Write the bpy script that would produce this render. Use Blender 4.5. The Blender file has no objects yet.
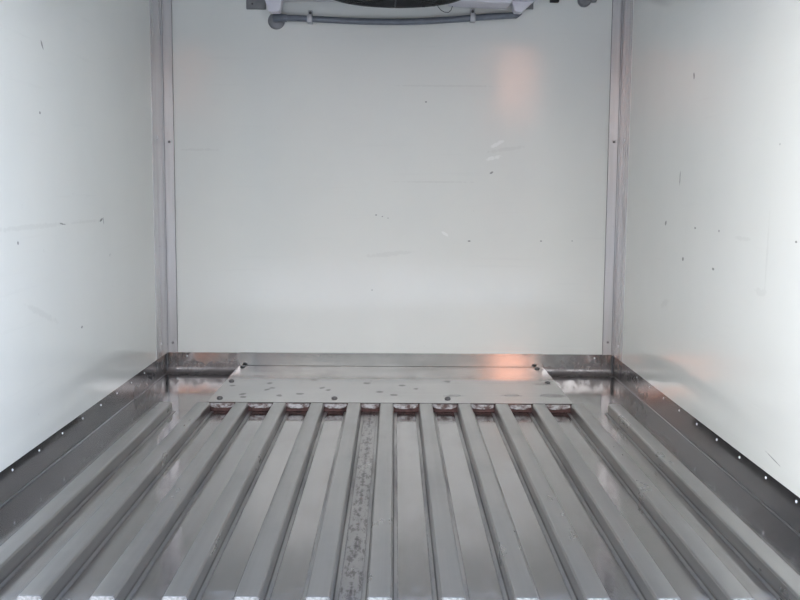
import bpy, bmesh, math, random
from mathutils import Matrix, Vector
random.seed(7)
S = bpy.context.scene
COL = S.collection

# ------------------------------------------------------------------ camera
F, H = 1000.0, 0.75
def camera():
    vpx, vpy, xc = 395 - 400, 300 - 189, 339
    Y = Vector((vpx, vpy, -F)).normalized()
    a = 400 - xc
    b = (F * F - a * vpx) / vpy
    Z = Vector((a, b, F)).normalized()
    Z = (Z - Y * Z.dot(Y)).normalized()
    X = Y.cross(Z)
    M = Matrix((X, Y, Z))            # camera -> world
    cd = bpy.data.cameras.new('camera')
    cd.sensor_width = 36; cd.lens = F / 800 * 36
    cd.clip_start = 0.02; cd.clip_end = 200
    co = bpy.data.objects.new('camera', cd); COL.objects.link(co)
    m = M.to_4x4(); m.translation = (0, 0, H)
    co.matrix_world = m
    S.camera = co
camera()

# ------------------------------------------------------------------ world, sun, exposure
w = bpy.data.worlds.new('sky'); S.world = w; w.use_nodes = True
nt = w.node_tree; nt.nodes.clear()
wo = nt.nodes.new('ShaderNodeOutputWorld'); bg = nt.nodes.new('ShaderNodeBackground')
tc = nt.nodes.new('ShaderNodeTexCoord'); sep = nt.nodes.new('ShaderNodeSeparateXYZ')
rp = nt.nodes.new('ShaderNodeValToRGB')
nt.links.new(tc.outputs['Generated'], sep.inputs[0]); nt.links.new(sep.outputs['Z'], rp.inputs[0])
e = rp.color_ramp.elements
e[0].position = 0.0; e[0].color = (1.0, 0.97, 0.915, 1)
e[1].position = 1.0; e[1].color = (0.42, 0.60, 0.90, 1)
k = rp.color_ramp.elements.new(0.35); k.color = (0.96, 0.955, 0.945, 1)
rx = nt.nodes.new('ShaderNodeValToRGB'); mr = nt.nodes.new('ShaderNodeMapRange'); mr.inputs[1].default_value = -1; mr.inputs[2].default_value = 1
nt.links.new(sep.outputs['X'], mr.inputs[0]); nt.links.new(mr.outputs[0], rx.inputs[0])
rx.color_ramp.elements[0].color = (1.0, 0.975, 0.94, 1); rx.color_ramp.elements[1].color = (0.65, 0.73, 0.88, 1)   # brighter side of the sky on the left
mx = nt.nodes.new('ShaderNodeMix'); mx.data_type = 'RGBA'; mx.blend_type = 'MULTIPLY'; mx.inputs[0].default_value = 1
nt.links.new(rp.outputs[0], mx.inputs[6]); nt.links.new(rx.outputs[0], mx.inputs[7]); nt.links.new(mx.outputs[2], bg.inputs[0]); bg.inputs[1].default_value = 4.1
nt.links.new(bg.outputs[0], wo.inputs[0])

sd = bpy.data.lights.new('sun', 'SUN'); sd.energy = 7.0; sd.angle = math.radians(0.6)
sd.color = (1.0, 0.72, 0.50)
so = bpy.data.objects.new('sun', sd); COL.objects.link(so)
so.rotation_euler = Vector((-0.25, 1.0, 0.30)).to_track_quat('Z', 'Y').to_euler()   # low sun ahead of the truck

vs = S.view_settings
vs.view_transform = 'Standard'; vs.look = 'None'; vs.gamma = 1; vs.use_curve_mapping = False
vs.exposure = 0.89

# ------------------------------------------------------------------ helpers
XL, XR, YB, YF = -0.924, 0.893, 4.02, 1.62   # inner faces of the cargo box; YF = rear door sill
ZC = 1.72                                     # ceiling
SK = 0.083                                    # kick plate height

def link(name, bm, mat, parent=None, smooth=False):
    bmesh.ops.recalc_face_normals(bm, faces=bm.faces)
    me = bpy.data.meshes.new(name); bm.to_mesh(me); bm.free()
    if mat: me.materials.append(mat)
    if smooth:
        for p in me.polygons: p.use_smooth = True
        me.set_sharp_from_angle(angle=math.radians(35))
    o = bpy.data.objects.new(name, me); COL.objects.link(o)
    if parent: o.parent = parent
    return o
def box(bm, x0, x1, y0, y1, z0, z1, bev=0, seg=2):
    b = bmesh.new()
    vsx = [b.verts.new((x, y, z)) for x in (x0, x1) for y in (y0, y1) for z in (z0, z1)]
    for f in ((0,1,3,2),(4,6,7,5),(0,4,5,1),(2,3,7,6),(0,2,6,4),(1,5,7,3)):
        b.faces.new([vsx[i] for i in f])
    bmesh.ops.recalc_face_normals(b, faces=b.faces)
    if bev: bmesh.ops.bevel(b, geom=b.edges[:], offset=bev, segments=seg, affect='EDGES', profile=0.5)
    merge(bm, b)
def merge(bm, b, mat=None):
    if mat: bmesh.ops.transform(b, matrix=mat, verts=b.verts)
    me = bpy.data.meshes.new('tmp'); b.to_mesh(me); b.free(); bm.from_mesh(me); bpy.data.meshes.remove(me)
def prism(bm, pts, axis, a, c):
    """extrude a closed outline; axis 'y': pts are (x,z); 'x': pts are (y,z); 'z': pts are (x,y)"""
    def P(p, t):
        return {'y': (p[0], t, p[1]), 'x': (t, p[0], p[1]), 'z': (p[0], p[1], t)}[axis]
    A = [bm.verts.new(P(p, a)) for p in pts]; B = [bm.verts.new(P(p, c)) for p in pts]
    n = len(pts)
    for i in range(n): bm.faces.new((A[i], A[(i+1) % n], B[(i+1) % n], B[i]))
    bm.faces.new(A); bm.faces.new(B[::-1])
def tube(bm, pts, r, n=12, cap=True):
    pts = [Vector(p) for p in pts]; rings = []
    for i, p in enumerate(pts):
        d = (pts[min(i+1, len(pts)-1)] - pts[max(i-1, 0)]).normalized()
        up = Vector((0, 0, 1)) if abs(d.z) < 0.9 else Vector((0, 1, 0))
        u = d.cross(up).normalized(); v = u.cross(d)
        rings.append([bm.verts.new(p + (u*math.cos(2*math.pi*j/n) + v*math.sin(2*math.pi*j/n))*r) for j in range(n)])
    for a, b in zip(rings, rings[1:]):
        for j in range(n): bm.faces.new((a[j], a[(j+1) % n], b[(j+1) % n], b[j]))
    if cap: bm.faces.new(rings[0]); bm.faces.new(rings[-1][::-1])
def lathe(bm, prof, M, n=20):
    """prof (r, h) about local z, closed at both ends, placed by M"""
    rings = []
    for r, h in prof:
        if r < 1e-6: rings.append([bm.verts.new(M @ Vector((0, 0, h)))])
        else: rings.append([bm.verts.new(M @ Vector((r*math.cos(2*math.pi*j/n), r*math.sin(2*math.pi*j/n), h))) for j in range(n)])
    for a, b in zip(rings, rings[1:]):
        for j in range(n):
            q = [a[j % len(a)], a[(j+1) % len(a)], b[(j+1) % len(b)], b[j % len(b)]]
            q = list(dict.fromkeys(q))
            if len(q) > 2: bm.faces.new(q)
def facing(loc, d):
    return Matrix.Translation(loc) @ Vector(d).to_track_quat('Z', 'Y').to_matrix().to_4x4()
def empty(name, loc=(0, 0, 0)):
    o = bpy.data.objects.new(name, None); COL.objects.link(o); o.location = loc; o.empty_display_size = 0.05
    return o
def tag(o, label=None, cat=None, group=None, kind=None):
    for k_, v in (('label', label), ('category', cat), ('group', group), ('kind', kind)):
        if v: o[k_] = v
    return o

# ------------------------------------------------------------------ materials
class NB:
    def __init__(s, name):
        s.m = bpy.data.materials.new(name); s.m.use_nodes = True
        s.t = s.m.node_tree; s.b = s.t.nodes['Principled BSDF']
        s.co = s.t.nodes.new('ShaderNodeTexCoord').outputs['Object']
        s._sep = None
    def n(s, typ, **kw):
        o = s.t.nodes.new(typ)
        for k_, v in kw.items(): setattr(o, k_, v)
        return o
    def set(s, sock, v):
        if isinstance(v, bpy.types.NodeSocket): s.t.links.new(v, sock)
        else: sock.default_value = v
    def math(s, op, a, b=0.0, clamp=False):
        o = s.n('ShaderNodeMath', operation=op, use_clamp=clamp); s.set(o.inputs[0], a); s.set(o.inputs[1], b); return o.outputs[0]
    def scaled(s, sx, sy, sz, off=(0, 0, 0)):
        o = s.n('ShaderNodeMapping'); s.set(o.inputs[0], s.co)
        o.inputs['Scale'].default_value = (sx, sy, sz); o.inputs['Location'].default_value = off
        return o.outputs[0]
    def noise(s, vec, scale=1, detail=4, rough=0.55):
        o = s.n('ShaderNodeTexNoise'); s.set(o.inputs['Vector'], vec); o.inputs['Scale'].default_value = scale
        o.inputs['Detail'].default_value = detail; o.inputs['Roughness'].default_value = rough
        return o.outputs['Fac']
    def ramp(s, v, a, b, lo=0.0, hi=1.0):
        o = s.n('ShaderNodeMapRange'); o.clamp = True
        s.set(o.inputs[0], v); o.inputs[1].default_value = a; o.inputs[2].default_value = b
        o.inputs[3].default_value = lo; o.inputs[4].default_value = hi
        return o.outputs[0]
    def mix(s, f, a, b):
        o = s.n('ShaderNodeMix', data_type='RGBA'); s.set(o.inputs[0], f); s.set(o.inputs[6], a); s.set(o.inputs[7], b)
        return o.outputs[2]
    def axes(s):
        if not s._sep:
            o = s.n('ShaderNodeSeparateXYZ'); s.set(o.inputs[0], s.co); s._sep = o.outputs
        return s._sep
    def spots(s, pts, ax='xz', fuzz=None):
        """mask of elongated marks: pts (u, v, half length, half height, tilt)"""
        A = s.axes(); U, V = A['XYZ'.index(ax[0].upper())], A['XYZ'.index(ax[1].upper())]
        if fuzz is None:
            nz = s.noise(s.scaled(1, 1, 1), 60, 3)
        else: nz = fuzz
        tot = None
        for u, v, a, b, th in pts:
            du = s.math('SUBTRACT', U, u); dv = s.math('SUBTRACT', V, v)
            c_, s_ = math.cos(th), math.sin(th)
            p = s.math('ADD', s.math('MULTIPLY', du, c_/a), s.math('MULTIPLY', dv, s_/a))
            q = s.math('ADD', s.math('MULTIPLY', du, -s_/b), s.math('MULTIPLY', dv, c_/b))
            r = s.math('ADD', s.math('MULTIPLY', p, p), s.math('MULTIPLY', q, q))
            r = s.math('ADD', r, s.ramp(nz, 0.3, 0.7, -0.5, 0.8))
            mk = s.ramp(r, 0.6, 1.3, 1, 0)
            tot = mk if tot is None else s.math('MAXIMUM', tot, mk)
        return tot
    def bump(s, h, strength=0.2, dist=0.001, prev=None):
        o = s.n('ShaderNodeBump'); s.set(o.inputs['Height'], h); o.inputs['Strength'].default_value = strength
        o.inputs['Distance'].default_value = dist
        if prev: s.set(o.inputs['Normal'], prev)
        s.set(s.b.inputs['Normal'], o.outputs[0]); return o.outputs[0]
    def out(s, base=None, metal=None, rough=None, spec=None):
        if base is not None: s.set(s.b.inputs['Base Color'], base)
        if metal is not None: s.set(s.b.inputs['Metallic'], metal)
        if rough is not None: s.set(s.b.inputs['Roughness'], rough)
        if spec is not None: s.set(s.b.inputs['Specular IOR Level'], spec)
        return s.m

def panel_mat(name, ax, marks, scuffs, pale=None, base=(0.72, 0.721, 0.68, 1)):
    n = NB(name)
    c = n.mix(n.math('MULTIPLY', n.ramp(n.noise(n.scaled(1, 1, 1), 3.0, 5), 0.45, 0.75), 0.25), base, (0.62, 0.64, 0.61, 1))
    # long faint rubbing streaks left by cargo
    st = n.ramp(n.noise(n.scaled(2.2, 2.2, 60), 1.0, 4), 0.62, 0.78)
    c = n.mix(n.math('MULTIPLY', st, 0.12), c, (0.50, 0.50, 0.48, 1))
    sp = n.ramp(n.noise(n.scaled(1, 1, 1), 55, 2), 0.765, 0.80)
    c = n.mix(n.math('MULTIPLY', sp, 0.22), c, (0.22, 0.22, 0.21, 1))
    if scuffs: c = n.mix(n.math('MULTIPLY', n.spots(scuffs, ax), 0.16), c, (0.45, 0.44, 0.41, 1))
    if pale: c = n.mix(n.math('MULTIPLY', n.spots(pale, ax), 0.5), c, (0.90, 0.90, 0.88, 1))
    if marks: c = n.mix(n.math('MULTIPLY', n.spots(marks, ax), 0.75), c, (0.16, 0.16, 0.155, 1))
    n.bump(n.noise(n.scaled(1, 1, 1), 2.2, 2), 0.25, 0.006)
    n.b.inputs['IOR'].default_value = 1.5
    return n.out(c, 0.0, n.ramp(n.noise(n.scaled(1, 1, 1), 6, 4), 0.3, 0.7, 0.07, 0.12), 0.6)

def steel(name, base=(0.56, 0.555, 0.55, 1), r0=0.12, r1=0.3, streak=(30, 1, 30), dirt=0.35, wave=0.15, extra=None, metal=0.95):
    n = NB(name)
    oi = n.n('ShaderNodeObjectInfo')
    mp = n.n('ShaderNodeVectorMath', operation='ADD'); n.set(mp.inputs[0], n.co)
    cx = n.n('ShaderNodeCombineXYZ'); n.set(cx.inputs[0], n.math('MULTIPLY', oi.outputs['Random'], 17.0)); n.set(cx.inputs[1], n.math('MULTIPLY', oi.outputs['Random'], 31.0))
    n.set(mp.inputs[1], cx.outputs[0]); real = n.co; n.co = mp.outputs[0]
    st = n.noise(n.scaled(*streak), 1.0, 5, 0.6)
    cl = n.noise(n.scaled(1, 0.6, 1), 7, 6, 0.62)
    c = n.mix(n.ramp(st, 0.35, 0.65, 0, 0.35), base, tuple(v*0.78 for v in base[:3]) + (1,))
    c = n.mix(n.math('MULTIPLY', n.ramp(cl, 0.5, 0.75), dirt), c, (0.30, 0.285, 0.27, 1))
    sc = n.ramp(n.noise(n.scaled(90, 3, 90), 1.0, 2), 0.66, 0.78)
    r = n.math('ADD', n.ramp(n.math('ADD', n.math('MULTIPLY', cl, 0.6), n.math('MULTIPLY', st, 0.4)), 0.35, 0.65, r0, r1), n.math('MULTIPLY', sc, 0.06))
    pv = n.bump(n.noise(n.scaled(1, 0.5, 1), 6, 2), wave, 0.004)
    n.bump(st, 0.05, 0.0005, pv)
    n.co = real; m_ = metal
    if extra: c, r, m_ = extra(n, c, r, metal)
    return n.out(c, m_, r)

def flat(name, col, rough=0.5, metal=0.0, nz=0.12, sc=30):
    n = NB(name)
    c = n.mix(n.ramp(n.noise(n.scaled(1, 1, 1), sc, 4), 0.3, 0.7, 0, 1), tuple(v*(1-nz) for v in col) + (1,), tuple(min(1, v*(1+nz)) for v in col) + (1,))
    return n.out(c, metal, rough)

DIRT = (0.075, 0.055, 0.05, 1)
def floor_extra(n, c, r, m):
    X, Yc, Z = n.axes()
    nz = n.noise(n.scaled(1, 1, 1), 28, 6, 0.65)
    # sheet joint across the floor where the ribs stop
    j = n.ramp(n.math('ABSOLUTE', n.math('SUBTRACT', Yc, 3.322)), 0.0015, 0.005, 1, 0)
    # grime gathered along the front wall and in the corners
    g = n.math('ADD', n.ramp(Yc, 3.93, 4.02), n.ramp(nz, 0.3, 0.7, -0.55, 0.35))
    g = n.ramp(g, 0.35, 0.75)
    # tide mark of dried water
    # dirt in the centre gutter
    gx = n.math('ABSOLUTE', n.math('ADD', X, 0.073))
    gut = n.math('MULTIPLY', n.ramp(gx, 0.028, 0.036, 1, 0), 1.0)
    gp = n.ramp(n.noise(n.scaled(1, 0.3, 1), 75, 5, 0.7), 0.5, 0.60)
    wl = n.math('ADD', n.math('ABSOLUTE', n.math('ADD', X, 0.078)), n.ramp(n.noise(n.scaled(1, 1, 1), 40, 4), 0.3, 0.7, -0.004, 0.006))
    weld = n.math('MULTIPLY', n.ramp(wl, 0.001, 0.006, 1, 0), n.ramp(n.noise(n.scaled(1, 1, 1), 18, 3), 0.42, 0.52))
    red = n.ramp(n.noise(n.scaled(1, 1, 1), 33, 3), 0.60, 0.68)
    # chalky corrosion at the door sill
    ch = n.ramp(n.math('ADD', n.math('MULTIPLY', Yc, -1.0), n.ramp(n.noise(n.scaled(1, 1, 1), 16, 5, 0.65), 0.3, 0.7, 1.70, 1.86)), -0.04, 0.14)
    st = n.spots([(-0.845, 3.47, 0.075, 0.022, 0.0), (0.79, 3.66, 0.12, 0.03, 0.0), (-0.55, 2.0, 0.013, 0.006, 0.3)], 'xy', nz)
    pit = n.ramp(n.noise(n.scaled(1, 0.7, 1), 85, 3), 0.70, 0.76)
    c = n.mix(n.math('MULTIPLY', pit, 0.4), c, (0.10, 0.09, 0.085, 1))
    film = n.ramp(n.noise(n.scaled(1, 0.35, 1), 11, 6, 0.65), 0.42, 0.66)
    c = n.mix(n.math('MULTIPLY', film, 0.30), c, (0.22, 0.205, 0.20, 1))
    r = n.math('ADD', r, n.math('MULTIPLY', film, 0.10), True)
    c = n.mix(n.math('MULTIPLY', gut, 0.5), c, (0.46, 0.44, 0.43, 1))
    c = n.mix(n.math('MULTIPLY', n.math('MULTIPLY', gut, gp), 0.75), c, (0.12, 0.105, 0.10, 1))
    c = n.mix(n.math('MULTIPLY', weld, 0.8), c, n.mix(red, (0.09, 0.08, 0.08, 1), (0.16, 0.05, 0.04, 1)))
    c = n.mix(n.math('MULTIPLY', st, 0.45), c, (0.15, 0.13, 0.125, 1))
    c = n.mix(n.math('MULTIPLY', g, 0.8), c, DIRT)
    c = n.mix(n.math('MULTIPLY', j, 0.6), c, DIRT)
    c = n.mix(n.math('MULTIPLY', ch, 0.5), c, (0.42, 0.43, 0.45, 1))
    r = n.math('ADD', r, n.math('MULTIPLY', n.math('MAXIMUM', g, n.math('MAXIMUM', ch, gut)), 0.22), True)
    m = n.math('SUBTRACT', m, n.math('MULTIPLY', n.math('MAXIMUM', g, n.math('MULTIPLY', ch, 0.5)), 0.6), True)
    return c, r, m
def skirt_extra(n, c, r, m):
    X, Yc, Z = n.axes()
    nz = n.noise(n.scaled(1, 1, 1), 22, 6, 0.7)
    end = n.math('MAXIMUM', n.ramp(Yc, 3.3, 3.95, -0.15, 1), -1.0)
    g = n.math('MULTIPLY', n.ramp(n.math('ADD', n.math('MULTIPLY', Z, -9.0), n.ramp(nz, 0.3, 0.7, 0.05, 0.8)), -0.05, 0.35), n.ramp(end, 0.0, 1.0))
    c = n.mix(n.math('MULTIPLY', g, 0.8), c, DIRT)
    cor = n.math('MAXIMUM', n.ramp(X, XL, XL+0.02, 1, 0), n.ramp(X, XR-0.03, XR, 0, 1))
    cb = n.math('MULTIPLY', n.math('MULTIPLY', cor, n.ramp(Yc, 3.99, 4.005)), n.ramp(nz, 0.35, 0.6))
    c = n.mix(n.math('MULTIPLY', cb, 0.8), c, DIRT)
    r = n.math('ADD', r, n.math('MULTIPLY', g, 0.25), True)
    m = n.math('SUBTRACT', m, n.math('MULTIPLY', g, 0.6), True)
    return c, r, m
def side_skirt_extra(n, c, r, m):
    c, r, m = skirt_extra(n, c, r, m)
    X, Yc, Z = n.axes()
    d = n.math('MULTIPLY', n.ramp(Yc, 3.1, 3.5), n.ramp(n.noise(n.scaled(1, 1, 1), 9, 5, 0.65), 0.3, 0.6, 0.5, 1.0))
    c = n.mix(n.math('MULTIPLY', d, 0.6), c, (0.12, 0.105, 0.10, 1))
    return c, n.math('ADD', r, n.math('MULTIPLY', d, 0.16), True), n.math('SUBTRACT', m, n.math('MULTIPLY', d, 0.3), True)
def plate_extra(n, c, r, m):
    nz = n.noise(n.scaled(1, 1, 1), 90, 4)
    pts = []
    for px in [(-0.59,3.60),(-0.46,3.65),(-0.455,3.53),(-0.44,3.56),(-0.53,3.45),(-0.40,3.43),(-0.33,3.46),(-0.26,3.57),(-0.235,3.53),(-0.10,3.66),
               (-0.30,3.72),(0.08,3.56),(-0.05,3.50),(0.03,3.62),(0.20,3.70),(-0.52,3.40),(0.0,3.45)]:
        pts.append((px[0], px[1], random.uniform(0.009, 0.016), random.uniform(0.014, 0.022), random.uniform(-0.3, 0.3)))
    mk = n.spots(pts, 'xy', nz)
    big = n.spots([(0.21,3.44,0.035,0.022,0.1),(0.415,3.45,0.04,0.018,0.0),(0.56,3.45,0.05,0.035,0.0),(0.555,3.66,0.035,0.02,0.1)], 'xy', nz)
    film = n.ramp(n.noise(n.scaled(1, 0.5, 1), 9, 6, 0.65), 0.42, 0.66)
    c = n.mix(n.math('MULTIPLY', film, 0.25), c, (0.30, 0.285, 0.28, 1))
    c = n.mix(n.math('MULTIPLY', mk, 1.0), c, (0.07, 0.06, 0.055, 1))
    fe = n.math('MULTIPLY', n.ramp(n.axes()[1], 3.321, 3.325, 1, 0), 0.7)
    c = n.mix(fe, c, (0.06, 0.055, 0.05, 1))
    c = n.mix(n.math('MULTIPLY', big, 0.55), c, (0.12, 0.11, 0.105, 1))
    return c, n.math('ADD', r, n.math('MULTIPLY', big, 0.2), True), n.math('SUBTRACT', m, n.math('MULTIPLY', mk, 0.6), True)
def rib_extra(n, c, r, m):
    X, Yc, Z = n.axes()
    nz = n.noise(n.scaled(1, 1, 1), 60, 5, 0.7)
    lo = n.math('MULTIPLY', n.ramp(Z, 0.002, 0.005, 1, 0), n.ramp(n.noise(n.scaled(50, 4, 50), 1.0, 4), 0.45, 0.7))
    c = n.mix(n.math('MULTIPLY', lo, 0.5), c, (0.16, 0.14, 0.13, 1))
    aX = n.math('ABSOLUTE', X)
    fl = n.math('MULTIPLY', n.ramp(aX, 0.0265, 0.0275), n.ramp(nz, 0.3, 0.7, 0.0, 0.25))
    c = n.mix(fl, c, (0.50, 0.48, 0.47, 1))
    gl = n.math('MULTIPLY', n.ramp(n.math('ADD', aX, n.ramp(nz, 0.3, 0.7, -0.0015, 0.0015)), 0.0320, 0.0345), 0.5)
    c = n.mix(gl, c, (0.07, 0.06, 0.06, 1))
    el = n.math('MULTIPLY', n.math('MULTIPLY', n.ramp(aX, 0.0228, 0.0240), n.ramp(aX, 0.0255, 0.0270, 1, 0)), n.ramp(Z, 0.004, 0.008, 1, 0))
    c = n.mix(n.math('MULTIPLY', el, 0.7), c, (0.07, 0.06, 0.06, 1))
    fr = n.math('ADD', n.ramp(Yc, 0.0, 0.035, 1, 0), n.ramp(nz, 0.3, 0.7, -0.6, 0.1))
    c = n.mix(n.ramp(fr, 0.3, 0.6, 0, 0.35), c, (0.50, 0.50, 0.52, 1))
    return c, n.math('ADD', r, n.math('MULTIPLY', lo, 0.25), True), m

M_back = panel_mat('white_panel_front', 'xz',
    [(0.382, 0.816, 0.010, 0.004, 0.6), (0.12, 1.093, 0.004, 0.0035, 0), (0.299, 0.544, 0.006, 0.003, 0), (0.588, 0.546, 0.004, 0.003, 0), (0.713, 0.547, 0.003, 0.003, 0),
     (-0.075, 0.646, 0.004, 0.003, 0), (-0.050, 0.640, 0.004, 0.0025, 0), (-0.027, 0.634, 0.003, 0.002, 0), (-0.09, 0.344, 0.003, 0.003, 0)],
    [(0.44, 0.91, 0.08, 0.008, 0.15), (0.215, 1.156, 0.22, 0.004, 0), (0.159, 0.779, 0.16, 0.004, 0), (-0.02, 0.49, 0.10, 0.01, 0.1), (-0.78, 0.90, 0.08, 0.005, 0)],
    [(0.202, 0.572, 0.016, 0.006, -0.6), (0.405, 0.93, 0.03, 0.008, 0.5), (0.39, 0.875, 0.035, 0.008, 0.2)])
M_left = panel_mat('white_panel_left', 'yz',
    [(2.665, 1.116, 0.014, 0.005, -0.9), (2.633, 0.94, 0.005, 0.004, 0), (3.148, 0.647, 0.022, 0.004, 0.2), (3.175, 0.645, 0.004, 0.012, 0.1), (2.787, 0.647, 0.022, 0.003, -0.1), (2.45, 0.613, 0.006, 0.005, 0), (2.928, 0.339, 0.010, 0.004, 0), (3.237, 0.532, 0.010, 0.003, 0.8)],
    [(2.55, 0.648, 0.28, 0.007, 0), (3.0, 0.647, 0.14, 0.005, 0), (2.6, 0.42, 0.12, 0.01, -0.3)])
M_right = panel_mat('white_panel_right', 'yz',
    [(3.035, 1.091, 0.007, 0.012, -0.4), (3.142, 0.79, 0.005, 0.022, 0.1), (3.285, 0.645, 0.014, 0.007, -0.3), (2.965, 0.641, 0.008, 0.004, 0), (2.745, 0.641, 0.006, 0.004, 0), (3.077, 0.541, 0.009, 0.006, 0), (2.783, 0.534, 0.012, 0.004, 0), (2.214, 0.639, 0.006, 0.003, 0), (2.335, 0.859, 0.003, 0.003, 0), (2.284, 0.127, 0.05, 0.0015, 0.12)],
    [(2.383, 0.60, 0.006, 0.10, 0.05), (2.411, 0.507, 0.04, 0.010, 0), (3.262, 0.383, 0.05, 0.014, -0.3), (2.56, 0.63, 0.06, 0.006, 0)])
M_ceil = flat('white_panel_ceiling', (0.70, 0.72, 0.70), 0.25, nz=0.04, sc=4)
M_floor = steel('floor_sheet_steel', base=(0.34, 0.325, 0.32, 1), r0=0.03, r1=0.13, extra=floor_extra, wave=0.08, dirt=0.4)
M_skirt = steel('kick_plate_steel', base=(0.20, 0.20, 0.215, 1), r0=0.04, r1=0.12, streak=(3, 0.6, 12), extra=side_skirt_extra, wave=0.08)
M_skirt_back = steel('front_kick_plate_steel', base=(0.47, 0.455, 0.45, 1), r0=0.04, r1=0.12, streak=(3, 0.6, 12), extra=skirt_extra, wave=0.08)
M_flange = steel('flange_steel', base=(0.41, 0.41, 0.40, 1), r0=0.07, r1=0.14, streak=(3, 3, 40), dirt=0.15, wave=0.04)
M_plate = steel('cover_plate_steel', base=(0.50, 0.485, 0.48, 1), r0=0.06, r1=0.13, streak=(2, 40, 2), dirt=0.12, wave=0.04, extra=plate_extra)
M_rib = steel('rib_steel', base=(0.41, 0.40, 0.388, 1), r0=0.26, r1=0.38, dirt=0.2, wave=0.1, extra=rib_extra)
nt_ = NB('corner_trim_aluminium')
ct_ = nt_.mix(nt_.ramp(nt_.noise(nt_.scaled(30, 30, 1.2), 1.0, 3), 0.4, 0.65), (0.60, 0.59, 0.59, 1), (0.50, 0.49, 0.49, 1))
ct_ = nt_.mix(nt_.math('MULTIPLY', nt_.ramp(nt_.noise(nt_.scaled(1, 1, 1), 70, 4), 0.66, 0.74), 0.4), ct_, (0.22, 0.20, 0.20, 1))
M_trim = nt_.out(ct_, 0.6, 0.27)
M_cut = flat('corroded_cut_metal', (0.215, 0.21, 0.20), 0.6, 0.1, nz=0.7, sc=110)
ns_ = NB('stained_sealant')
cs_ = ns_.mix(ns_.ramp(ns_.noise(ns_.scaled(1, 1, 1.5), 45, 5, 0.7), 0.42, 0.60), (0.46, 0.44, 0.43, 1), (0.10, 0.06, 0.05, 1))
M_seal = ns_.out(cs_, 0.0, 0.6)
M_rust = flat('rust_brown', (0.085, 0.04, 0.035), 0.8, nz=0.5, sc=60)
M_screw = flat('dull_screw_metal', (0.09, 0.085, 0.085), 0.4, 0.4, nz=0.3, sc=200)
M_rivet = flat('bright_rivet_metal', (0.78, 0.78, 0.80), 0.25, 0.6, nz=0.1)
M_plastic = flat('white_enamel_casing', (0.66, 0.645, 0.69), 0.35, nz=0.04)
M_pipe = flat('grey_plastic_pipe', (0.13, 0.145, 0.17), 0.35, nz=0.15)
M_greypl = flat('mid_grey_plastic', (0.20, 0.20, 0.205), 0.5, nz=0.12)
M_clip = flat('pale_grey_clip', (0.42, 0.42, 0.43), 0.4, 0.2, nz=0.1)
M_black = flat('black_fan_plastic', (0.012, 0.012, 0.014), 0.45, nz=0.3)
M_seamc = flat('dark_sealant_and_gap_shade', (0.10, 0.10, 0.105), 0.7, nz=0.2)

# ------------------------------------------------------------------ the cargo box
def structure(name, mat, fn, **kw):
    bm = bmesh.new(); fn(bm); return tag(link(name, bm, mat, **kw), kind='structure')
T = 0.06
structure('floor', M_floor, lambda b: box(b, XL-0.001, XR+0.001, YF, YB+0.001, -0.05, 0.0))
structure('wall_left', M_left, lambda b: box(b, XL-T, XL+0.003, YF, YB+T, SK, ZC+T, 0.0012, 1))
structure('wall_right', M_right, lambda b: box(b, XR-0.003, XR+T, YF, YB+T, SK, ZC+T, 0.0012, 1))
structure('wall_back', M_back, lambda b: box(b, XL+0.003, XR-0.003, YB-0.003, YB+T, SK+0.002, ZC+T, 0.0012, 1))
structure('ceiling', M_ceil, lambda b: box(b, XL+0.003, XR-0.003, YF, YB-0.003, ZC, ZC+T))
# header over the rear door opening
structure('trim_3', M_trim, lambda b: box(b, XL+0.003, XR-0.003, YF-0.03, YF, 1.64, ZC+T))
structure('foundation_slab', M_greypl, lambda b: box(b, XL-T, XR+T, YF-0.02, YB+T, -0.17, -0.05))

# kick plates: vertical sheet with a small cove at the foot
def cove(s, x0, r=0.006, n=5):
    pts = [(x0, 0.0)]
    pts += [(x0 + s*(r - r*math.sin(t*math.pi/2/n)), r - r*math.cos(t*math.pi/2/n)) for t in range(0, n+1)]
    pts = pts[1:]
    return [(x0 - s*0.02, 0.0005)] + [(p[0], p[1]+0.0004) for p in pts] + [(x0, SK-0.0005), (x0 - s*0.02, SK-0.0005)]
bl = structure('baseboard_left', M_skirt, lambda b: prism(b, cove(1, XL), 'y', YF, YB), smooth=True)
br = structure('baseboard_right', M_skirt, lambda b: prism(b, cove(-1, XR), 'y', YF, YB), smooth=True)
def back_cove(b):
    r, n = 0.026, 8
    pts = [(YB+0.02, 0.0005)] + [(YB - r + r*math.sin(t*math.pi/2/n), r - r*math.cos(t*math.pi/2/n) + 0.0005) for t in range(n+1)] + [(YB, SK+0.0015), (YB+0.02, SK+0.0015)]
    prism(b, pts, 'x', XL+0.0005, XR-0.0005)
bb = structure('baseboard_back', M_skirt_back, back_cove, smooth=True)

HEAD = [(0, -0.004), (0.0045, -0.004), (0.0045, 0.0005), (0.0035, 0.002), (0.0015, 0.0028), (0, 0.003)]
def fastener(name, loc, d, parent, mat, k_=1.0, prof=HEAD):
    bm = bmesh.new(); lathe(bm, [(r*k_, h*k_) for r, h in prof], facing((0, 0, 0), d), 12)
    o = link(name, bm, mat, parent, True); o.location = loc
    return o
y = 2.0
for i in range(11):
    yl = 1.82 + i*0.1835
    if yl < 3.9: fastener('rivet', (XL, yl, 0.066), (1, 0, 0), bl, M_rivet, 0.8)
    yr = 1.78 + i*0.1835
    if yr < 3.95: fastener('rivet', (XR, yr, 0.068), (-1, 0, 0), br, M_rivet, 0.9)
for x in (-0.8415, 0.817): fastener('rivet', (x, YB, 0.0695), (0, -1, 0), bb, M_rivet)

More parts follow.
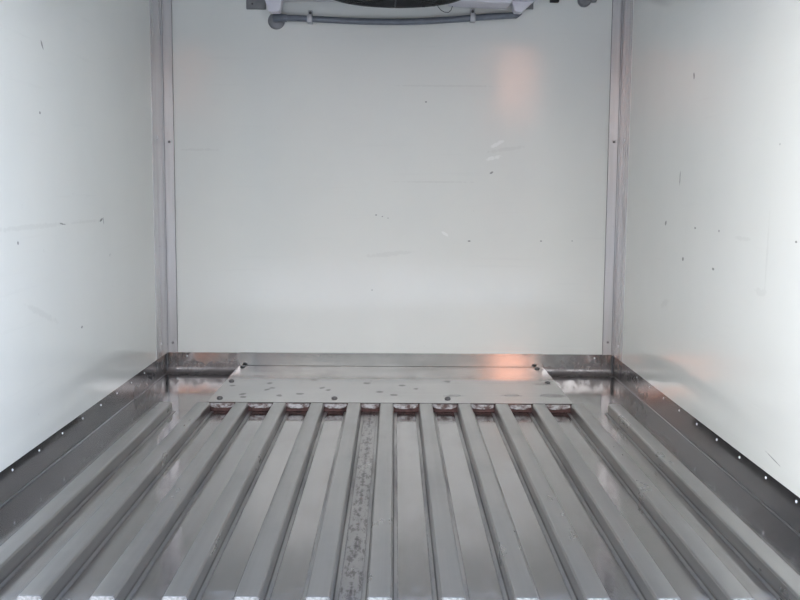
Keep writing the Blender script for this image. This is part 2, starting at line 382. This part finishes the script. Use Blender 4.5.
for x in (XL+0.0025, XR-0.0025):
    bm = bmesh.new(); tube(bm, [(x, YB-0.0035, 0.003), (x, YB-0.004, 0.03), (x, YB-0.0025, SK-0.002)], 0.0045, 8); link('sealant_bead', bm, M_seamc, bb, True)

# corner angle trims, one flange on each wall, with a rolled bead in the corner
def corner_trim(nm, s, x0):
    g = 0.003
    xi = x0 + s*g                        # panel face
    t_ = 0.0025
    yb = YB - g
    yside = 3.835 if s > 0 else 3.845
    def f(b):
        z0, z1 = SK+0.002, ZC-0.001
        wb = 0.0425 if s > 0 else 0.0415
        # L-shape with bead
        pts = [(xi, yside), (xi+s*t_, yside), (xi+s*t_, yb-0.007), (xi+s*(t_+0.003), yb-0.006), (xi+s*(t_+0.004), yb-t_), (xi+s*wb, yb-t_), (xi+s*wb, yb), (xi, yb)]
        prism(b, pts, 'z', z0, z1)
    tr = structure(nm, M_trim, f)
    for z in (0.125, 0.93):
        fastener('screw', (xi+s*(0.024 if s > 0 else 0.021), yb-t_, z if s > 0 else z+0.012), (0, -1, 0), tr, M_screw, 1.15)
        fastener('screw', (xi+s*t_, 3.905, z+0.012), (s, 0, 0), tr, M_clip, 1.3)
    return tr
corner_trim('trim_1', 1, XL); corner_trim('trim_2', -1, XR)
for nm_, xa, xb in (('trim_6', XL+0.0058, XL+0.0092), ('trim_7', XR-0.0092, XR-0.0058)):     # dark joint inside each corner
    structure(nm_, M_seamc, lambda b: box(b, xa, xb, YB-0.0095, YB-0.0056, SK+0.003, ZC-0.001))
# dark strips standing in for the gap shadow beside the corner trims
structure('gap_shade_strip_left', M_seamc, lambda b: box(b, XL+0.0456, XL+0.0475, YB-0.0052, YB-0.0032, SK+0.002, ZC-0.001))
structure('gap_shade_strip_right', M_seamc, lambda b: box(b, XR-0.0465, XR-0.0447, YB-0.0052, YB-0.0032, SK+0.002, ZC-0.001))

# ------------------------------------------------------------------ floor ribs
RW, RH = 0.0425, 0.032
LEFTS = [-0.791, -0.664, -0.5355, -0.408, -0.281, -0.1555, -0.0463, 0.0852, 0.2155, 0.3418, 0.4675, 0.5985, 0.7235]
RY0, RY1 = 1.696, 3.312
def rib_bm():
    L = RY1 - RY0; hw = RW/2
    r = 0.0035
    half = [(hw+0.0135, 0.0), (hw+0.0130, 0.0014), (hw+0.004, 0.0018), (hw+0.0022, 0.0035), (hw+0.0012, RH-r-0.001)]
    for t in range(5): a_ = t*math.pi/8; half.append((hw - r + r*math.cos(a_), RH - r + r*math.sin(a_)))
    pts = half + [(-x, z) for x, z in reversed(half)]
    bm = bmesh.new(); prism(bm, pts, 'y', 0.004, L)
    return bm
def rib_cap_bm():
    hw = RW/2; r = 0.004
    bm = bmesh.new()
    pts = [(hw+0.0008, 0.001), (hw+0.0008, RH-r)]
    for t in range(5): a_ = t*math.pi/8; pts.append((hw+0.0002 - r + r*math.cos(a_), RH+0.0006 - r + r*math.sin(a_)))
    pts = pts + [(-x, z) for x, z in reversed(pts)]
    prism(bm, pts, 'y', -0.001, 0.005)
    bmesh.ops.bevel(bm, geom=[e_ for e_ in bm.edges if abs((e_.verts[0].co - e_.verts[1].co).y) < 1e-6], offset=0.0009, segments=2, affect='EDGES')
    return bm
ordi = ['outermost rib on the left, nearest the left kick plate', 'second rib in from the left kick plate', 'third rib in from the left kick plate',
        'fourth rib in from the left kick plate', 'fifth rib in from the left kick plate', 'sixth from the left, left edge of the grimy centre gutter',
        'seventh from the left, right edge of the grimy centre gutter', 'first rib right of the pair flanking the grimy gutter', 'fifth rib in from the right kick plate',
        'fourth rib in from the right kick plate', 'third rib in from the right kick plate', 'second rib in from the right kick plate', 'outermost rib on the right, nearest the right kick plate']
rib0 = None
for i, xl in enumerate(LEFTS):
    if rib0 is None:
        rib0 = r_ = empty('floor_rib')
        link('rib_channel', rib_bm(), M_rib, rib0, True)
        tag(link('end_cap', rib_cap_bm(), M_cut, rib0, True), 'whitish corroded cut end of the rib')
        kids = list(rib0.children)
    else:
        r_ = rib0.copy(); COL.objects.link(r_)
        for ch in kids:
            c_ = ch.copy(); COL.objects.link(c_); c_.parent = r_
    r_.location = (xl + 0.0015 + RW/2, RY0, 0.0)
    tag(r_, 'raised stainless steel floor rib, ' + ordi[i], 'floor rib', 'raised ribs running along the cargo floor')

# ------------------------------------------------------------------ cover plate at the front of the floor
PX0, PX1, PY0, PZ = -0.630, 0.608, 3.318, 0.032
cov = empty('drain_cover', (0, 3.7, 0))
tag(cov, 'flat stainless steel cover plate screwed down behind the ribs against the front wall', 'cover plate')
inv = Matrix.Translation((0, -3.7, 0))
def cpart(name, bm, mat, smooth=False, parent=cov):
    o = link(name, bm, mat, parent, smooth); o.location = (0, -3.7, 0) if parent is cov else (0, 0, 0); return o
bm = bmesh.new()
box(bm, PX0, PX1, PY0, YB-0.0035, PZ-0.003, PZ, 0.0006, 1)
box(bm, PX0, PX0+0.003, PY0+0.002, YB-0.028, 0.001, PZ-0.003)
box(bm, PX1-0.003, PX1, PY0+0.002, YB-0.028, 0.001, PZ-0.003)
cpart('plate', bm, M_plate)
bm = bmesh.new(); box(bm, PX0+0.004, PX1-0.004, YB-0.003, YB-0.0005, PZ+0.0005, SK+0.004, 0.0005, 1)
bf = cpart('back_flange', bm, M_flange)
bm = bmesh.new(); box(bm, PX0+0.002, PX1-0.002, PY0+0.004, PY0+0.007, 0.001, PZ-0.003)
cpart('front_lip', bm, M_rust)
gaps = [(LEFTS[i]+RW+0.003, LEFTS[i+1]-0.003) for i in range(1, 11)]
for a_, b_ in gaps:
    bm = bmesh.new()
    n_ = 14; top, bot = [], []
    for q in range(n_+1):
        u = q/n_; x = a_+(b_-a_)*u
        d = (abs(2*u-1))**4
        top.append((x, PZ-0.0045)); bot.append((x, 0.013 + 0.008*d + random.uniform(-0.001, 0.001)))
    prism(bm, top + bot[::-1], 'y', PY0-0.004, PY0+0.004)
    cpart('sealant_bead', bm, M_seal)
SCR = [(0, -0.004), (0.008, -0.004), (0.008, 0.001), (0.0065, 0.0035), (0.003, 0.0048), (0, 0.005)]
for x, y in [(-0.610, 3.985), (-0.607, 3.688), (-0.598, 3.382), (-0.204, 3.388), (0.186, 3.39), (0.575, 3.684), (0.577, 3.975)]:
    o = fastener('screw', (x, y-3.7, PZ), (0, 0, 1), cov, M_screw, 1.35, SCR)

# ------------------------------------------------------------------ evaporator under the ceiling
ev = empty('evaporator_unit', (0, 3.66, 1.72))
tag(ev, 'white cooling unit with black fan guard high on the front wall', 'cooling unit')
def epart(name, bm, mat, smooth=False):
    o = link(name, bm, mat, ev, smooth); o.location = (0, -3.66, -1.72); return o
bm = bmesh.new(); box(bm, -0.50, 0.53, 3.33, 3.955, 1.462, ZC-0.002, 0.012, 3)
epart('housing', bm, M_plastic, True)
bm = bmesh.new(); prism(bm, [(0.20, 1.446), (0.36, 1.439), (0.425, 1.439), (0.432, 1.448), (0.432, 1.464), (0.20, 1.464)], 'y', 3.80, 3.93)
epart('drain_pan', bm, M_plastic)
for pts in ([(-0.516, 1.52), (-0.488, 1.424), (-0.483, 1.418), (-0.447, 1.418), (-0.441, 1.425), (-0.425, 1.52)],
            [(0.418, 1.52), (0.452, 1.428), (0.456, 1.424), (0.481, 1.424), (0.487, 1.431), (0.548, 1.488), (0.552, 1.52)]):
    bm = bmesh.new(); prism(bm, pts, 'y', 3.90, 3.962)
    bmesh.ops.bevel(bm, geom=bm.edges[:], offset=0.002, segments=2, affect='EDGES')
    epart('mounting_leg', bm, M_plastic)
for x0, x1, z0 in ((-0.585, -0.508, 1.444), (0.494, 0.537, 1.452)):
    bm = bmesh.new(); box(bm, x0, x1, 4.009, 4.0165, z0, 1.53, 0.002, 1)
    tab = epart('wall_bracket', bm, M_greypl)
    fastener('bracket_screw', (x0+0.024, 4.009, z0+0.021), (0, -1, 0), tab, M_screw, 0.9)
# fan guard: rim, rings, spokes and hub facing down
fc = Vector((0, 3.655, 1.4485)); FR = 0.25
bm = bmesh.new()
lathe(bm, [(FR-0.012, 0.012), (FR, 0.012), (FR+0.002, -0.010), (FR-0.004, -0.015), (FR-0.012, -0.012), (FR-0.012, 0.012)], Matrix.Translation(fc), 64)
fr_ = epart('fan_shroud', bm, M_black, True)
bm = bmesh.new()
for q in range(1, 12):
    R_ = 0.05 + (FR-0.06)*q/12
    tube(bm, [fc + Vector((R_*math.cos(t*math.pi/24), R_*math.sin(t*math.pi/24), -0.012)) for t in range(49)], 0.0018, 5, False)
for q in range(8):
    a_ = q*math.pi/4 + 0.02
    tube(bm, [fc + Vector((0.03*math.cos(a_), 0.03*math.sin(a_), -0.0135)), fc + Vector(((FR-0.006)*math.cos(a_), (FR-0.006)*math.sin(a_), -0.0125))], 0.003, 6)
epart('fan_guard', bm, M_black, True)
bm = bmesh.new(); lathe(bm, [(0, -0.02), (0.045, -0.018), (0.05, -0.01), (0.05, 0.008), (0, 0.008)], Matrix.Translation(fc), 24)
epart('fan_hub', bm, M_black, True)
bm = bmesh.new(); lathe(bm, [(0, 0.0085), (FR-0.013, 0.0085), (FR-0.013, 0.0095), (0, 0.0095)], Matrix.Translation(fc), 48)
epart('fan_opening', bm, M_black)
for q in range(5):
    bm = bmesh.new(); a_ = q*2*math.pi/5; m0 = Matrix.Translation(fc) @ Matrix.Rotation(a_, 4, 'Z')
    V_ = []
    for t in range(6):
        R_ = 0.045 + t*0.036; wd = 0.25 + 0.05*t; 
        V_.append([bm.verts.new(m0 @ Vector((R_*math.cos(s_), R_*math.sin(s_), 0.001 + 0.006*(s_/wd)))) for s_ in (-wd, -wd/3, wd/3, wd)])
    for a1, b1 in zip(V_, V_[1:]):
        for j in range(3): bm.faces.new((a1[j], a1[j+1], b1[j+1], b1[j]))
    bmesh.ops.solidify(bm, geom=bm.faces[:], thickness=0.0015)
    epart('fan_blade', bm, M_black, True)
bm = bmesh.new()
tube(bm, [(0.155, 3.90, 1.452), (0.160, 3.91, 1.441), (0.172, 3.92, 1.430), (0.186, 3.925, 1.424), (0.200, 3.925, 1.423), (0.209, 3.92, 1.430), (0.214, 3.915, 1.442), (0.215, 3.91, 1.463)], 0.0014, 6)
epart('loose_wire', bm, M_black, True)
for x, y_, z_ in ((0.103, 3.868, 1.436), (0.140, 3.858, 1.438), (-0.115, 3.88, 1.440)):
    bm = bmesh.new(); box(bm, x-0.008, x+0.008, y_-0.008, y_+0.008, z_-0.004, z_+0.012, 0.002, 1)
    epart('guard_clip', bm, M_black)

# drain pipe on the wall below the unit
dp = empty('drain_pipe', (0, 3.98, 1.395))
tag(dp, 'thin grey plastic drain pipe clipped across the front wall below the cooling unit', 'pipe')
def dpart(name, bm, mat, smooth=True):
    o = link(name, bm, mat, dp, smooth); o.location = (0, -3.98, -1.395); return o
bm = bmesh.new()
P = []
for t in range(33):
    u = t/32; x = -0.452 + 0.917*u
    z = 1.408 + 0.016*u - 0.020*math.sin(math.pi*u)**1.5
    P.append((x, 3.985, z))
P = [(-0.468, 4.012, 1.404), (-0.466, 3.996, 1.405)] + P + [(0.478, 3.985, 1.434), (0.484, 3.985, 1.450), (0.484, 3.985, 1.4235+0.04)]
tube(bm, P[:-1], 0.0125, 14)
dpart('pipe', bm, M_pipe)
bm = bmesh.new(); lathe(bm, [(0, 0.0), (0.0325, 0.0), (0.0335, 0.004), (0.029, 0.009), (0.016, 0.012), (0, 0.012)], facing((-0.468, 4.0165, 1.401), (0, -1, 0)), 32)
dpart('wall_rosette', bm, M_greypl)
bm = bmesh.new(); tube(bm, [(-0.475, 3.993, 1.408), (-0.448, 3.985, 1.408), (-0.425, 3.985, 1.4075)], 0.0155, 14)
dpart('elbow', bm, M_pipe)
for x, z in ((-0.335, 1.4035), (0.299, 1.4135)):
    bm = bmesh.new()
    box(bm, x-0.0105, x+0.0105, 3.967, 4.0165, z-0.016, z+0.0165, 0.004, 2)
    box(bm, x-0.009, x+0.009, 4.008, 4.0165, z+0.012, z+0.038, 0.002, 1)
    cl = dpart('pipe_clip', bm, M_clip, True)
    fastener('clip_screw', (x, 4.008, z+0.028), (0, -1, 0), cl, M_screw, 1.3)

# round fitting and small black block to the right of the unit
bm = bmesh.new(); lathe(bm, [(0, 0.0), (0.026, 0.0), (0.027, 0.014), (0.022, 0.022), (0, 0.024)], facing((0.735, 4.0165, 1.488), (0, -1, 0)), 28)
box(bm, 0.752, 0.782, 3.995, 4.0165, 1.480, 1.50, 0.003, 1)
tag(link('round_fitting', bm, M_greypl, None, True), 'dark grey round fitting on the front wall at the upper right', 'fitting')
bm = bmesh.new(); box(bm, 0.600, 0.636, 3.999, 4.0165, 1.478, 1.512, 0.002, 1); box(bm, 0.608, 0.628, 3.99, 4.0, 1.484, 1.50, 0.002, 1)
tag(link('black_connector', bm, M_black, None, False), 'small black block on the front wall between cooling unit and round fitting', 'connector')

# ------------------------------------------------------------------ yard behind the truck (seen only in reflections)
M_ground = flat('yard_concrete', (0.42, 0.42, 0.41), 0.9, nz=0.15, sc=3)
M_house = flat('warm_rendered_wall', (0.66, 0.36, 0.27), 0.8, nz=0.05, sc=3)
M_roof = flat('grey_roof', (0.20, 0.19, 0.19), 0.8)
M_glass = flat('dark_window_glass', (0.05, 0.06, 0.07), 0.1)
structure('ground', M_ground, lambda b: box(b, -40, 40, -40, 40, -0.95, -0.90))
def house(x0, x1, y1, z0, z1, label):
    h_ = empty('small_building', ((x0+x1)/2, y1-0.8, -0.9)); tag(h_, label, 'building', 'buildings behind the truck')
    o_ = h_.location
    def hp(name, bm, mat):
        q = link(name, bm, mat, h_); q.location = -o_; return q
    bm = bmesh.new(); box(bm, x0, x1, y1-1.6, y1, z0, z1); hp('wall', bm, M_house)
    bm = bmesh.new(); box(bm, x0, x1, y1-1.6, y1, -0.9, z0); hp('shaded_lower_wall', bm, M_roof)  # dark colour stands in for the shaded wall below the sunlit part
    bm = bmesh.new(); box(bm, x0-0.08, x1+0.08, y1-1.7, y1+0.10, z1, z1+0.15); hp('roof', bm, M_roof)
    bm = bmesh.new(); box(bm, x0+0.12, x1-0.12, y1-0.01, y1+0.03, -0.9, z0); hp('door', bm, M_glass)
house(2.08, 2.70, -12, 2.1, 4.4, 'narrow sunlit building behind the truck, right of its axis')
house(-4.75, -3.2, -12, 2.1, 4.4, 'wider sunlit building behind the truck, left of its axis')

hall = empty('backdrop_hall', (0, -14, -0.9)); tag(hall, 'long low dark backdrop hall, added behind the truck to dim reflections', 'building')  # unseen block added to darken the low horizon for reflections and incoming light
M_backdrop = flat('backdrop_dark', (0.085, 0.11, 0.125), 0.8, nz=0.1, sc=2)
for nm, x0, x1, y0, y1, z0, z1, mt in (('wall', -30, 30, -17, -14.2, -0.9, 3.9, M_backdrop), ('roof', -30.3, 30.3, -17.2, -13.95, 3.9, 4.15, M_roof)):  # wall and roof of the added backdrop hall
    bm = bmesh.new(); box(bm, x0, x1, y0, y1, z0, z1); q = link(nm, bm, mt, hall); q.location = (0, 14, 0.9)
